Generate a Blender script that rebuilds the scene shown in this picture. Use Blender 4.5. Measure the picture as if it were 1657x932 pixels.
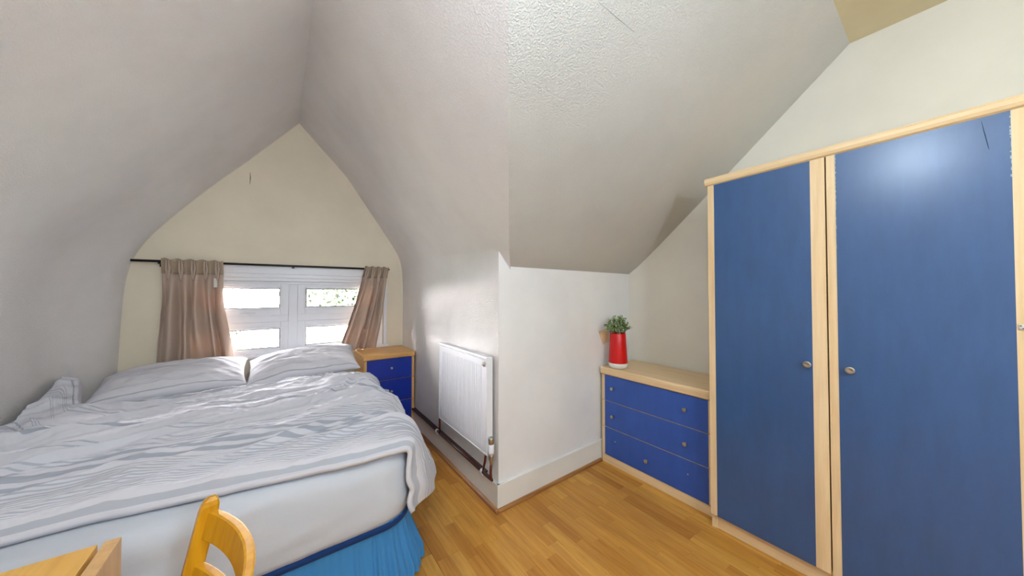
import bpy, bmesh, math, random
from mathutils import Vector, Matrix, noise
PI = math.pi
random.seed(7)
for o in list(bpy.data.objects):
    bpy.data.objects.remove(o)
S = bpy.context.scene
COL = S.collection

# ------------------------------------------------------------------ camera
FPX, W_, H_ = 510.0, 1657.0, 932.0
YAW, PITCH = math.radians(36.0), math.atan(9 / 510.0)
F0 = Vector((math.sin(YAW), math.cos(YAW), 0))
RV = Vector((math.cos(YAW), -math.sin(YAW), 0))
FV = F0 * math.cos(PITCH) + Vector((0, 0, math.sin(PITCH)))
UV_ = RV.cross(FV)
cam = bpy.data.cameras.new('camera')
cam.sensor_width = 36.0
cam.lens = FPX / W_ * 36.0
cam.clip_start = 0.02
co = bpy.data.objects.new('camera', cam)
COL.objects.link(co)
m = Matrix((RV, UV_, -FV)).transposed().to_4x4()
m.translation = Vector((0, 0, 1.35))
co.matrix_world = m
S.camera = co

# ------------------------------------------------------------------ sky, exposure
world = bpy.data.worlds.new('overcast_sky')
S.world = world
world.use_nodes = True
wn = world.node_tree
bg = wn.nodes['Background']
bg.inputs['Color'].default_value = (1.0, 0.965, 0.99, 1)
bg.inputs['Strength'].default_value = 60.0
S.view_settings.view_transform = 'Standard'
S.view_settings.look = 'None'
S.view_settings.gamma = 1.0
S.view_settings.use_curve_mapping = False
S.view_settings.exposure = 0.78
LAMP_STRENGTH = 62.0
FILL_LAMP_STRENGTH = 80.0  # strength of the added fill lamp behind the camera
LAMP_COLOR = (0.73, 0.87, 1.0, 1)

# ------------------------------------------------------------------ materials
def srgb(r, g, b):
    def c(x):
        x /= 255.0
        return x / 12.92 if x <= 0.04045 else ((x + 0.055) / 1.055) ** 2.4
    return (c(r), c(g), c(b), 1)

def mat(name, color, rough=0.5, metal=0.0, spec=0.5):
    mt = bpy.data.materials.new(name)
    mt.use_nodes = True
    b = mt.node_tree.nodes['Principled BSDF']
    b.inputs['Base Color'].default_value = color
    b.inputs['Roughness'].default_value = rough
    b.inputs['Metallic'].default_value = metal
    b.inputs['Specular IOR Level'].default_value = spec
    return mt

class N:
    """small node builder"""
    def __init__(s, mt):
        s.t = mt.node_tree
        s.b = s.t.nodes.get('Principled BSDF')
    def n(s, typ, **kw):
        nd = s.t.nodes.new(typ)
        for k, v in kw.items():
            setattr(nd, k, v)
        return nd
    def l(s, a, b):
        s.t.links.new(a, b)
    def coord(s, which='Object'):
        return s.n('ShaderNodeTexCoord').outputs[which]
    def mapping(s, vec, scale):
        mp = s.n('ShaderNodeMapping')
        mp.inputs['Scale'].default_value = scale
        s.l(vec, mp.inputs['Vector'])
        return mp.outputs[0]
    def noise(s, vec, scale, detail=3, rough=0.5):
        nd = s.n('ShaderNodeTexNoise')
        nd.inputs['Scale'].default_value = scale
        nd.inputs['Detail'].default_value = detail
        nd.inputs['Roughness'].default_value = rough
        s.l(vec, nd.inputs['Vector'])
        return nd.outputs['Fac']
    def math(s, op, a, b=None, clamp=False):
        nd = s.n('ShaderNodeMath', operation=op, use_clamp=clamp)
        for i, x in enumerate((a, b)):
            if x is None:
                continue
            if isinstance(x, (int, float)):
                nd.inputs[i].default_value = x
            else:
                s.l(x, nd.inputs[i])
        return nd.outputs[0]
    def ramp(s, fac, stops, interp='LINEAR'):
        nd = s.n('ShaderNodeValToRGB')
        nd.color_ramp.interpolation = interp
        el = nd.color_ramp.elements
        while len(el) < len(stops):
            el.new(0.5)
        for e, (p, c) in zip(el, stops):
            e.position = p
            e.color = c if len(c) == 4 else (*c, 1)
        s.l(fac, nd.inputs['Fac'])
        return nd.outputs['Color']
    def mix(s, fac, a, b, mode='MIX'):
        nd = s.n('ShaderNodeMix', data_type='RGBA', blend_type=mode)
        if isinstance(fac, (int, float)):
            nd.inputs['Factor'].default_value = fac
        else:
            s.l(fac, nd.inputs['Factor'])
        for k, x in (('A', a), ('B', b)):
            sock = [i for i in nd.inputs if i.identifier == k + '_Color'][0]
            if isinstance(x, tuple):
                sock.default_value = x
            else:
                s.l(x, sock)
        return [o for o in nd.outputs if o.identifier == 'Result_Color'][0]
    def bump(s, h, strength, dist=0.01):
        nd = s.n('ShaderNodeBump')
        nd.inputs['Strength'].default_value = strength
        nd.inputs['Distance'].default_value = dist
        s.l(h, nd.inputs['Height'])
        s.l(nd.outputs[0], s.b.inputs['Normal'])

def paint(name, color, textured=False, rough=0.6, dirt=0.06):
    mt = mat(name, color, rough, 0, 0.3)
    k = N(mt)
    c = k.coord()
    big = k.noise(c, 1.6, 4, 0.6)
    dark = tuple(x * (1 - dirt * 1.5) for x in color[:3]) + (1,)
    k.l(k.ramp(big, [(0.3, dark), (0.62, color)]), k.b.inputs['Base Color'])
    if textured:
        a = k.noise(c, 160, 3, 0.6)
        h = k.ramp(a, [(0.42, (0, 0, 0)), (0.68, (1, 1, 1))])
        k.bump(h, 0.6, 0.004)
    else:
        k.bump(k.noise(c, 30, 4, 0.6), 0.12, 0.004)
    return mt

M = {}
M['wall'] = paint('white_wall_paint', srgb(240, 239, 240))
M['wall_warm'] = paint('cream_wall_paint', srgb(234, 229, 217))
M['gable'] = paint('yellowed_cream_paint', srgb(242, 230, 208))
M['slope'] = paint('textured_white_paint', srgb(214, 212, 207), True, 0.55)  # tone darkened to offset the strong lamp light on the roof slope
M['dormer'] = paint('textured_warm_white_paint', srgb(247, 242, 240), True, 0.6)  # tone lightened to make up for light missing inside the dormer
M['flat'] = paint('flat_cream_paint', srgb(228, 214, 178))
M['skirt'] = paint('white_gloss_paint', srgb(236, 233, 228), False, 0.35)
M['plastic'] = mat('white_window_plastic', srgb(238, 238, 244), 0.3)
M['gasket'] = mat('dark_rubber_gasket', srgb(60, 60, 64), 0.6)
M['steel'] = mat('brushed_steel', srgb(190, 185, 175), 0.28, 1.0)
M['black'] = mat('black_metal', srgb(28, 24, 26), 0.4, 0.3)
M['enamel'] = mat('white_radiator_enamel', srgb(236, 237, 242), 0.3)
M['copper'] = mat('old_copper_pipe', srgb(110, 55, 40), 0.4, 0.7)
M['darkpipe'] = mat('dark_brown_painted_pipe', srgb(62, 30, 26), 0.4)
M['crack'] = mat('grey_hairline', srgb(150, 146, 140), 0.9)
M['hole'] = mat('dark_gap', srgb(30, 24, 22), 0.9)

def beech(name, base, dark, axis=2, rough=0.4):
    mt = mat(name, base, rough, 0, 0.4)
    k = N(mt)
    sc = [38, 38, 38]
    sc[axis] = 2.0
    c = k.mapping(k.coord(), tuple(sc))
    g = k.noise(c, 1.0, 4, 0.6)
    k.l(k.ramp(g, [(0.3, dark), (0.65, base)]), k.b.inputs['Base Color'])
    k.bump(g, 0.04, 0.002)
    return mt
BE, BD = srgb(238, 211, 170), srgb(224, 191, 144)
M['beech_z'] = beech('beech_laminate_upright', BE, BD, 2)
M['beech_y'] = beech('beech_laminate_along', BE, BD, 1)
M['beech_x'] = beech('beech_laminate_across', srgb(226, 178, 112), srgb(202, 146, 84), 0)
M['beech_nz'] = beech('honey_beech_upright', srgb(226, 178, 112), srgb(202, 146, 84), 2)
M['desk'] = beech('desk_pine_laminate', srgb(226, 178, 92), srgb(206, 154, 72), 1)
M['desk_side'] = beech('desk_side_laminate', srgb(214, 172, 116), srgb(196, 152, 100), 2)
M['chair'] = beech('yellow_varnished_wood', srgb(216, 158, 30), srgb(198, 136, 18), 2, 0.35)
M['quad'] = beech('brown_quadrant_wood', srgb(176, 122, 72), srgb(112, 62, 42), 1)
M['quad_x'] = beech('tan_quadrant_wood', srgb(184, 132, 76), srgb(128, 80, 46), 0)

def blue(name, col, rough=0.38, wear=False):
    mt = mat(name, col, rough, 0, 0.45)
    k = N(mt)
    c = k.coord()
    a = k.noise(k.mapping(c, (1, 5, 1.2)), 3, 5, 0.65)
    d = tuple(x * 0.86 for x in col[:3]) + (1,)
    base = k.ramp(a, [(0.35, d), (0.65, col)])
    k.l(base, k.b.inputs['Base Color'])
    r = k.noise(k.mapping(c, (1, 8, 60)), 2, 4, 0.7)
    k.l(k.math('ADD', k.math('MULTIPLY', r, 0.14), rough - 0.07), k.b.inputs['Roughness'])
    k.bump(k.noise(k.mapping(c, (60, 60, 160)), 1, 2), 0.05, 0.002)
    return mt
M['blue_ward'] = blue('wardrobe_blue_laminate', srgb(46, 86, 138), 0.36)
for q_ in (M['blue_ward'],):
    q_.node_tree.nodes['Principled BSDF'].inputs['Coat Weight'].default_value = 0.8
    q_.node_tree.nodes['Principled BSDF'].inputs['Coat Roughness'].default_value = 0.26
M['blue_chest'] = blue('chest_blue_laminate', srgb(52, 90, 176), 0.4)
M['blue_night'] = blue('bedside_blue_laminate', srgb(14, 48, 160), 0.35)
M['chip'] = mat('chipped_pale_edge', srgb(160, 182, 192), 0.6)
M['scratch'] = mat('dark_scratch', srgb(30, 52, 92), 0.6)

def floor_mat():
    mt = mat('oak_laminate_strips', srgb(200, 140, 70), 0.36, 0, 0.45)
    k = N(mt)
    rnd = k.n('ShaderNodeObjectInfo').outputs['Random']
    isl = k.n('ShaderNodeNewGeometry').outputs['Random Per Island']
    v = k.math('FRACT', k.math('ADD', rnd, isl))
    geo = k.n('ShaderNodeNewGeometry').outputs['Position']
    off = k.n('ShaderNodeCombineXYZ')
    k.l(k.math('MULTIPLY', v, 37.0), off.inputs[0])
    k.l(k.math('MULTIPLY', v, 91.0), off.inputs[1])
    ad = k.n('ShaderNodeVectorMath', operation='ADD')
    k.l(geo, ad.inputs[0]); k.l(off.outputs[0], ad.inputs[1])
    g = k.noise(k.mapping(ad.outputs[0], (55, 3.5, 20)), 1.0, 6, 0.65)
    g2 = k.noise(k.mapping(ad.outputs[0], (14, 1.6, 5)), 1.0, 3, 0.5)
    base = k.ramp(v, [(0.0, srgb(190, 128, 48)), (0.35, srgb(210, 150, 62)), (0.7, srgb(222, 166, 78)), (1.0, srgb(206, 144, 58))])
    gr = k.ramp(g, [(0.32, (0.66, 0.58, 0.5)), (0.62, (1, 1, 1))])
    c1 = k.mix(0.75, base, gr, 'MULTIPLY')
    gr2 = k.ramp(g2, [(0.35, (0.8, 0.74, 0.68)), (0.6, (1, 1, 1))])
    k.l(k.mix(0.7, c1, gr2, 'MULTIPLY'), k.b.inputs['Base Color'])
    k.bump(g, 0.05, 0.001)
    return mt
M['floor'] = floor_mat()
M['subfloor'] = mat('dark_plank_joint', srgb(96, 56, 26), 0.8)

def stripes_mat(name, wide, thin, pins, base=(218, 217, 224), gray=(152, 158, 170), pitch=0.0105, length=1.7):
    """woven stripes from the cloth's own UV (metres): lists of (start, end)"""
    mt = mat(name, srgb(*base), 1.0, 0, 0.03)
    k = N(mt)
    uv = k.coord('UV')
    sep = k.n('ShaderNodeSeparateXYZ')
    k.l(uv, sep.inputs[0])
    v = k.math('DIVIDE', sep.outputs[1], length)
    def band(lst):
        st = [(0.0, (0, 0, 0, 1))]
        for a, b in lst:
            st += [(a / length, (1, 1, 1, 1)), (b / length, (0, 0, 0, 1))]
        return k.ramp(v, st, 'CONSTANT')
    wd, th, pn = band(wide), band(thin), band(pins)
    w = k.math('FRACT', k.math('DIVIDE', sep.outputs[1], pitch))
    pin = k.math('MULTIPLY', k.math('GREATER_THAN', w, 0.58), pn)
    allm = k.math('MAXIMUM', k.math('MAXIMUM', wd, k.math('MULTIPLY', th, 0.75)), k.math('MULTIPLY', pin, 0.8))
    c = k.mix(allm, srgb(*base), srgb(*gray))
    k.l(c, k.b.inputs['Base Color'])
    k.b.inputs['Sheen Weight'].default_value = 0.0
    k.bump(k.noise(uv, 55, 4, 0.6), 0.12, 0.003)
    return mt
M['duvet'] = stripes_mat('striped_grey_cotton',
    [(0.335, 0.362), (0.388, 0.424), (0.45, 0.468), (0.985, 1.005), (1.03, 1.045), (1.53, 1.55)],
    [(0.012, 0.030), (0.60, 0.606), (0.622, 0.628), (0.76, 0.766), (0.782, 0.788), (0.91, 0.916), (0.93, 0.936), (1.12, 1.126), (1.14, 1.146), (1.16, 1.166), (1.29, 1.296), (1.31, 1.316), (1.42, 1.426), (1.44, 1.446), (1.46, 1.466)],
    [(0.065, 0.315), (0.49, 0.58)], (218, 217, 225), (174, 178, 190), 0.0172)
M['pillow'] = stripes_mat('striped_pillow_cotton', [(0.02, 0.03), (0.52, 0.535)],
    [(0.09, 0.094), (0.104, 0.108), (0.22, 0.224), (0.235, 0.239), (0.36, 0.364), (0.375, 0.379), (0.43, 0.434)], [(0.27, 0.33)], (228, 226, 233), (184, 184, 194), 0.011, 0.7)

def cloth(name, col, sheen=0.2, sc=40, translucent=0.0, tcol=None):
    mt = mat(name, col, 0.85, 0, 0.2)
    k = N(mt)
    c = k.coord()
    k.bump(k.noise(c, sc, 4, 0.6), 0.2, 0.004)
    k.b.inputs['Sheen Weight'].default_value = sheen
    if translucent:
        tr = k.n('ShaderNodeBsdfTranslucent')
        tr.inputs['Color'].default_value = tcol
        mx = k.n('ShaderNodeMixShader')
        mx.inputs[0].default_value = translucent
        k.l(k.b.outputs[0], mx.inputs[1]); k.l(tr.outputs[0], mx.inputs[2])
        k.l(mx.outputs[0], k.t.nodes['Material Output'].inputs['Surface'])
    return mt
M['sheet'] = cloth('white_fitted_sheet', srgb(208, 212, 222), 0.1, 30)
M['valance'] = cloth('blue_valance_cotton', srgb(66, 134, 192), 0.1, 60)
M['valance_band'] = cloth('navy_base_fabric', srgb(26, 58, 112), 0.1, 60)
M['curtain'] = cloth('beige_curtain_cotton', srgb(198, 176, 160), 0.1, 70, 0.10, srgb(220, 184, 158))
M['tape'] = cloth('beige_heading_tape', srgb(170, 152, 130), 0.1, 70)
M['tag'] = mat('white_care_tag', srgb(225, 222, 214), 0.7)
M['red'] = mat('red_vase_glaze', srgb(206, 10, 14), 0.35)
M['white_glaze'] = mat('white_base_glaze', srgb(228, 226, 218), 0.35)
M['soil'] = mat('dark_soil', srgb(50, 38, 28), 0.95)
M['stem'] = mat('green_stem', srgb(66, 84, 40), 0.7)
M['bark'] = mat('grey_brown_bark', srgb(92, 76, 60), 0.9)

def leaf_mat(name, a, b):
    mt = mat(name, a, 0.5)
    k = N(mt)
    isl = k.n('ShaderNodeNewGeometry').outputs['Random Per Island']
    k.l(k.ramp(isl, [(0.0, a), (0.55, b), (1.0, a)]), k.b.inputs['Base Color'])
    return mt
M['leaf'] = leaf_mat('box_leaf_green', srgb(70, 100, 48), srgb(168, 186, 132))
M['tree_leaf'] = leaf_mat('garden_leaf_green', srgb(26, 36, 20), srgb(48, 58, 38))
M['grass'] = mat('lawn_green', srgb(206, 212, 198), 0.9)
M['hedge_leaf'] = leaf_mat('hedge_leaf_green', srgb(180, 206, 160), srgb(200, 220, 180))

gl = bpy.data.materials.new('window_glass')
gl.use_nodes = True
kt = gl.node_tree
kt.nodes.remove(kt.nodes['Principled BSDF'])
tr = kt.nodes.new('ShaderNodeBsdfTransparent'); tr.inputs[0].default_value = (0.97, 0.985, 0.975, 1)
gg = kt.nodes.new('ShaderNodeBsdfGlossy'); gg.inputs['Roughness'].default_value = 0.02
fr = kt.nodes.new('ShaderNodeFresnel'); fr.inputs[0].default_value = 1.45
mx = kt.nodes.new('ShaderNodeMixShader')
kt.links.new(fr.outputs[0], mx.inputs[0]); kt.links.new(tr.outputs[0], mx.inputs[1]); kt.links.new(gg.outputs[0], mx.inputs[2])
kt.links.new(mx.outputs[0], kt.nodes['Material Output'].inputs['Surface'])
M['glass'] = gl

em = bpy.data.materials.new('lit_lamp_globe')
em.use_nodes = True
kt = em.node_tree
kt.nodes.remove(kt.nodes['Principled BSDF'])
e_ = kt.nodes.new('ShaderNodeEmission')
e_.inputs['Color'].default_value = LAMP_COLOR
e_.inputs['Strength'].default_value = LAMP_STRENGTH
kt.links.new(e_.outputs[0], kt.nodes['Material Output'].inputs['Surface'])
M['globe'] = em
M['globe_fill'] = em.copy()
M['globe_fill'].node_tree.nodes['Emission'].inputs['Strength'].default_value = FILL_LAMP_STRENGTH

# ------------------------------------------------------------------ mesh helpers
def link(name, bm, mtl, parent=None, smooth=False):
    me = bpy.data.meshes.new(name)
    bm.normal_update()
    bm.to_mesh(me)
    bm.free()
    if smooth:
        me.polygons.foreach_set('use_smooth', [True] * len(me.polygons))
    mts = mtl if isinstance(mtl, (list, tuple)) else [mtl]
    for x in mts:
        me.materials.append(x)
    o = bpy.data.objects.new(name, me)
    COL.objects.link(o)
    if parent is not None:
        o.parent = parent
        o.matrix_parent_inverse = parent_world(parent).inverted()
    return o

def parent_world(p):
    mw = Matrix.LocRotScale(p.location, p.rotation_euler, p.scale)
    if p.parent:
        return parent_world(p.parent) @ p.matrix_parent_inverse @ mw
    return mw

def thing(name, label, cat, loc, group=None):
    o = bpy.data.objects.new(name, None)
    COL.objects.link(o)
    o.empty_display_size = 0.1
    o.location = loc
    o['label'] = label
    o['category'] = cat
    if group:
        o['group'] = group
    return o

def tag(o, label, cat, group=None):
    o['label'] = label
    o['category'] = cat
    if group:
        o['group'] = group
    return o

def struct(o):
    o['kind'] = 'structure'
    return o

def add_box(bm, x0, x1, y0, y1, z0, z1, bev=0.0, seg=2, rot=None, mi=0):
    t = bmesh.new()
    bmesh.ops.create_cube(t, size=1)
    for v in t.verts:
        v.co = Vector((x0 + (v.co.x + .5) * (x1 - x0), y0 + (v.co.y + .5) * (y1 - y0), z0 + (v.co.z + .5) * (z1 - z0)))
    if bev > 0:
        bmesh.ops.bevel(t, geom=t.edges[:], offset=bev, segments=seg, affect='EDGES', profile=0.5)
    if rot is not None:
        bmesh.ops.transform(t, matrix=rot, verts=t.verts)
    merge(bm, t, mi)

def merge(bm, t, mi=0):
    mp = [bm.verts.new(v.co) for v in t.verts]
    t.verts.index_update()
    for f in t.faces:
        try:
            nf = bm.faces.new([mp[v.index] for v in f.verts])
            nf.smooth = f.smooth
            nf.material_index = mi
        except ValueError:
            pass
    t.free()

def box(name, mtl, parent, x0, x1, y0, y1, z0, z1, bev=0.0, seg=2, smooth=False):
    bm = bmesh.new()
    add_box(bm, x0, x1, y0, y1, z0, z1, bev, seg)
    return link(name, bm, mtl, parent, smooth)

def add_tube(bm, pts, r, n=10, caps=True):
    pts = [Vector(p) for p in pts]
    rs = r if isinstance(r, (list, tuple)) else [r] * len(pts)
    rings = []
    up = None
    for i, p in enumerate(pts):
        d = (pts[min(i + 1, len(pts) - 1)] - pts[max(i - 1, 0)]).normalized()
        if up is None:
            up = Vector((0, 0, 1)) if abs(d.z) < 0.9 else Vector((1, 0, 0))
        a = d.cross(up).normalized()
        b = a.cross(d).normalized()
        up = b
        rings.append([bm.verts.new(p + (a * math.cos(2 * PI * k / n) + b * math.sin(2 * PI * k / n)) * rs[i]) for k in range(n)])
    for q, w in zip(rings, rings[1:]):
        for k in range(n):
            f = bm.faces.new((q[k], q[(k + 1) % n], w[(k + 1) % n], w[k]))
            f.smooth = True
    if caps:
        bm.faces.new(rings[0][::-1]); bm.faces.new(rings[-1])

def add_lathe(bm, prof, c, axis='z', n=24, mi=0):
    """prof: list of (radius, height) along axis from c"""
    c = Vector(c)
    rings = []
    for r, h in prof:
        ring = []
        for k in range(n):
            a = 2 * PI * k / n
            u, v = r * math.cos(a), r * math.sin(a)
            if axis == 'z': p = Vector((u, v, h))
            elif axis == 'x': p = Vector((h, u, v))
            else: p = Vector((u, h, v))
            ring.append(bm.verts.new(c + p))
        rings.append(ring)
    for q, w in zip(rings, rings[1:]):
        for k in range(n):
            f = bm.faces.new((q[k], q[(k + 1) % n], w[(k + 1) % n], w[k]))
            f.smooth = True
            f.material_index = mi
    for ring in (rings[0], rings[-1]):
        try:
            f = bm.faces.new(ring)
            f.material_index = mi
        except ValueError:
            pass
    bmesh.ops.recalc_face_normals(bm, faces=bm.faces[:])

def add_grid(bm, nu, nv, fn, uvfn=None, smooth=True):
    vs = [[bm.verts.new(fn(i / nu, j / nv)) for j in range(nv + 1)] for i in range(nu + 1)]
    uvl = bm.loops.layers.uv.verify() if uvfn else None
    for i in range(nu):
        for j in range(nv):
            f = bm.faces.new((vs[i][j], vs[i + 1][j], vs[i + 1][j + 1], vs[i][j + 1]))
            f.smooth = smooth
            if uvl:
                for lp, (a, b) in zip(f.loops, ((i, j), (i + 1, j), (i + 1, j + 1), (i, j + 1))):
                    lp[uvl].uv = uvfn(a / nu, b / nv)
    return vs

def add_poly(bm, pts, thick=None):
    """polygon, optionally extruded by vector thick"""
    vs = [bm.verts.new(Vector(p)) for p in pts]
    f = bm.faces.new(vs)
    if thick is not None:
        r = bmesh.ops.extrude_face_region(bm, geom=[f])
        for g in r['geom']:
            if isinstance(g, bmesh.types.BMVert):
                g.co += Vector(thick)
    bmesh.ops.recalc_face_normals(bm, faces=bm.faces[:])

def sst(a, b, x):
    t = max(0.0, min(1.0, (x - a) / (b - a)))
    return t * t * (3 - 2 * t)

def nz(x, y, z=0.0):
    return noise.noise(Vector((x, y, z)))

def ridge(x, y, z=0.0, sharp=1.6):
    return (1 - min(1.0, abs(noise.noise(Vector((x, y, z)))) * 2.2)) ** sharp

# ------------------------------------------------------------------ room
XL, XR, YW, YS, YB, XC = -1.13, 2.545, 3.66, 1.665, -1.7, 1.105
ZF = 2.745          # flat ceiling
YF = 0.295          # where the main slope meets the flat ceiling
SK = 0.028          # the short wall is very slightly out of square
def ys(x): return YS + SK * (x - XC) / (XR - XC)

# floor: a dark bed under separately laid strips
floor = struct(box('floor', M['subfloor'], None, XL - 0.05, XR + 0.05, YB - 0.05, YW + 0.05, -0.05, -0.003))
PW = 0.0655
pieces = []
ncol = int((XR - XL) / PW) + 1
rp = random.Random(3)
for i in range(ncol):
    x0 = XL + i * PW
    y = YB - rp.random() * 0.4
    while y < YW:
        ln = rp.choice((0.28, 0.36, 0.42, 0.5))
        a, b = max(y, YB), min(y + ln, YW)
        if b - a > 0.02:
            pieces.append((x0, min(x0 + PW, XR), a, b, i))
        y += ln
def in_view(p):
    x, yv = (p[0] + p[1]) / 2, (p[2] + p[3]) / 2
    d = Vector((x, yv, -1.35)); w = d.dot(FV)
    if w < 0.2: return False
    u, v = 828.5 + 510 * d.dot(RV) / w, 466 - 510 * d.dot(UV_) / w
    hid = x < 0.45 or (x > 2.14) or (x > XC and yv > YS + 0.2)
    return -20 < u < 1680 and v < 990 and not hid
def strip(bm, p):
    g = 0.0010
    x0, x1, y0, y1 = p[0] + (g if p[4] % 3 == 0 else 0.0002), p[1] - 0.0002, p[2] + 0.0002, p[3] - 0.0002
    z = rp.uniform(-0.0002, 0.0002)
    c = 0.0004
    lo = [bm.verts.new(q) for q in ((x0, y0, -0.004), (x1, y0, -0.004), (x1, y1, -0.004), (x0, y1, -0.004))]
    md = [bm.verts.new(q) for q in ((x0, y0, z - c), (x1, y0, z - c), (x1, y1, z - c), (x0, y1, z - c))]
    hi = [bm.verts.new(q) for q in ((x0 + c, y0 + c, z), (x1 - c, y0 + c, z), (x1 - c, y1 - c, z), (x0 + c, y1 - c, z))]
    for A, B in ((lo, md), (md, hi)):
        for k in range(4):
            bm.faces.new((A[k], A[(k + 1) % 4], B[(k + 1) % 4], B[k]))
    bm.faces.new(hi)
seen = sorted([p for p in pieces if in_view(p)], key=lambda p: p[0] ** 2 + p[2] ** 2)[:299]
ss = set(map(id, seen))
for p in seen:
    bm = bmesh.new(); strip(bm, p)
    link('floor_strip', bm, M['floor'], floor)
bm = bmesh.new()
for p in pieces:
    if id(p) not in ss:
        strip(bm, p)
rest = link('floor_strips', bm, M['floor'], floor)
rest['kind'] = 'stuff'

# left dormer wall and its slope: one curved lofted skin from ridge to floor
RX = 0.11
LPROF = [(RX, 3.0), (-0.271, 2.53), (-0.47, 2.30), (-0.656, 2.065), (-0.80, 1.87), (-0.885, 1.735), (-0.935, 1.62), (-0.962, 1.50), (-0.975, 1.38), (-0.985, 1.2), (-1.0, 0.75), (-1.0, 0.0)]
def resample(prof, n, sm=2):
    L = [0]
    for a, b in zip(prof, prof[1:]):
        L.append(L[-1] + math.hypot(b[0] - a[0], b[1] - a[1]))
    out = []
    for k in range(n + 1):
        d = L[-1] * k / n
        i = 0
        while i < len(prof) - 2 and L[i + 1] < d: i += 1
        t = (d - L[i]) / (L[i + 1] - L[i])
        out.append((prof[i][0] + t * (prof[i + 1][0] - prof[i][0]), prof[i][1] + t * (prof[i + 1][1] - prof[i][1])))
    for _ in range(sm):
        out = [out[0]] + [((a[0] + 2 * b[0] + c[0]) / 4, (a[1] + 2 * b[1] + c[1]) / 4) for a, b, c in zip(out, out[1:], out[2:])] + [out[-1]]
    return out
LP = resample(LPROF, 60)
LP[0] = (RX + 0.012, 3.0 + 0.014)
LYS = [3.66, 3.64, 3.60, 3.54, 3.46, 3.36, 3.25, 3.1, 2.9, 2.5, 2.0, YS, 1.3, 1.0, 0.4, -0.2, -0.8, -1.7]
def loff(y): return -0.155 * sst(3.62, 3.22, y)
g = []
for y in LYS:
    drop = 0.141 * max(0, min(1, (YW - y) / (YW - YS)))
    g.append([Vector((x + loff(y) * (1 if z < 1.45 else max(0.0, 1 - (z - 1.45) / 0.9)), y, z - drop * max(0, (z - 2.3) / 0.7))) for x, z in LP])
KS = [k for k, q in enumerate(LP) if q[1] < 1.42][0]
for nm, k0, k1 in (('ceiling_dormer', 0, KS), ('wall_left', KS, len(LP) - 1)):
    bm = bmesh.new()
    gv = [[bm.verts.new(r_[k]) for k in range(k0, k1 + 1)] for r_ in g]
    for a, b in zip(gv, gv[1:]):
        for k in range(k1 - k0):
            f = bm.faces.new((a[k], a[k + 1], b[k + 1], b[k])); f.smooth = True
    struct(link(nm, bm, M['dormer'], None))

# right side of the dormer: slope blending into the radiator wall
GP = resample([(RX, 3.0), (0.3, 2.80), (0.52, 2.575), (0.8, 2.17), (1.027, 1.84), (1.085, 1.72), (1.105, 1.6), (1.112, 1.40), (1.112, 0.8), (1.112, 0.0)], 60)
def fz(x): return 1.49 + 1.245 * (1.21 - x)
FP = resample([(RX, fz(RX)), (0.4, fz(0.4)), (0.7, fz(0.7)), (1.0, fz(1.0)), (XC, fz(XC)), (XC, 1.40), (XC, 0.8), (XC, 0.0)], 60, 0)
kc = min(range(len(FP)), key=lambda k: math.hypot(FP[k][0] - XC, FP[k][1] - fz(XC)))
FP[kc] = (XC, fz(XC))
bm = bmesh.new()
g = []
NY = 16
for j in range(NY + 1):
    t = j / NY
    y = YW + (YS - YW) * t
    te = t
    g.append([bm.verts.new((a[0] * (1 - te) + b[0] * te, y, a[1] * (1 - te) + b[1] * te)) for a, b in zip(GP, FP)])
for a, b in zip(g, g[1:]):
    for k in range(len(GP) - 1):
        f = bm.faces.new((a[k], b[k], b[k + 1], a[k + 1])); f.smooth = True
# slope carried on to the crease with the main roof slope
def crease_y(x):
    z = fz(x)
    return YS - (z - 1.52) / 0.896
xs = [1.195, XC, 1.0, 0.8, 0.6, 0.4, 0.213]
prev = None
for x in xs + [RX]:
    z = fz(x)
    y = max(YF, crease_y(x)) if x > 0.2 else YF
    y = min(y, YS) - 0.003
    cur = (bm.verts.new((x, YS + (0.03 if x > XC - 0.01 else 0), z)), bm.verts.new((x, y, z)))
    if prev:
        bm.faces.new((prev[0], prev[1], cur[1], cur[0]))
    prev = cur
bmesh.ops.remove_doubles(bm, verts=bm.verts[:], dist=0.0005)
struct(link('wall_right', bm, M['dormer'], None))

# short wall with its chamfered top corner
bm = bmesh.new()
add_poly(bm, [(XC, YS, 0), (XR, ys(XR), 0), (XR, ys(XR), 1.55), (1.186, ys(1.186), 1.54), (XC, YS, fz(XC) + 0.02)])
struct(link('wall_front', bm, M['wall'], None))
# main roof slope
RPROF = [(YS + SK + 0.01, 1.52), (1.60, 1.59), (1.44, 1.722), (0.88, 2.215), (YF, ZF)]
bm = bmesh.new()
L = [bm.verts.new((1.1888, ys(1.186) + 0.01, 1.518))]
Lx = [(1.6, None), (1.44, None), (0.88, None), (YF, None)]
for y, z in RPROF[1:]:
    zz = 1.52 + 0.896 * (YS - y)
    x = 1.21 - (zz - 1.49) / 1.245
    L.append(bm.verts.new((x, y, zz)))
Rr = [bm.verts.new((XR, y, z)) for y, z in RPROF]
for k in range(4):
    bm.faces.new((L[k], Rr[k], Rr[k + 1], L[k + 1]))
bmesh.ops.subdivide_edges(bm, edges=bm.edges[:], cuts=2, use_grid_fill=True)
for f in bm.faces: f.smooth = True
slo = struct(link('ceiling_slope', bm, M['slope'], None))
bm = bmesh.new()
add_tube(bm, [(0.885, 0.705, 2.3795), (1.0, 0.7065, 2.378), (1.09, 0.706, 2.3785), (1.16, 0.708, 2.377)], [0.0008, 0.0014, 0.0012, 0.0004], 6)
link('hairline_crack', bm, M['crack'], slo)
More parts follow.
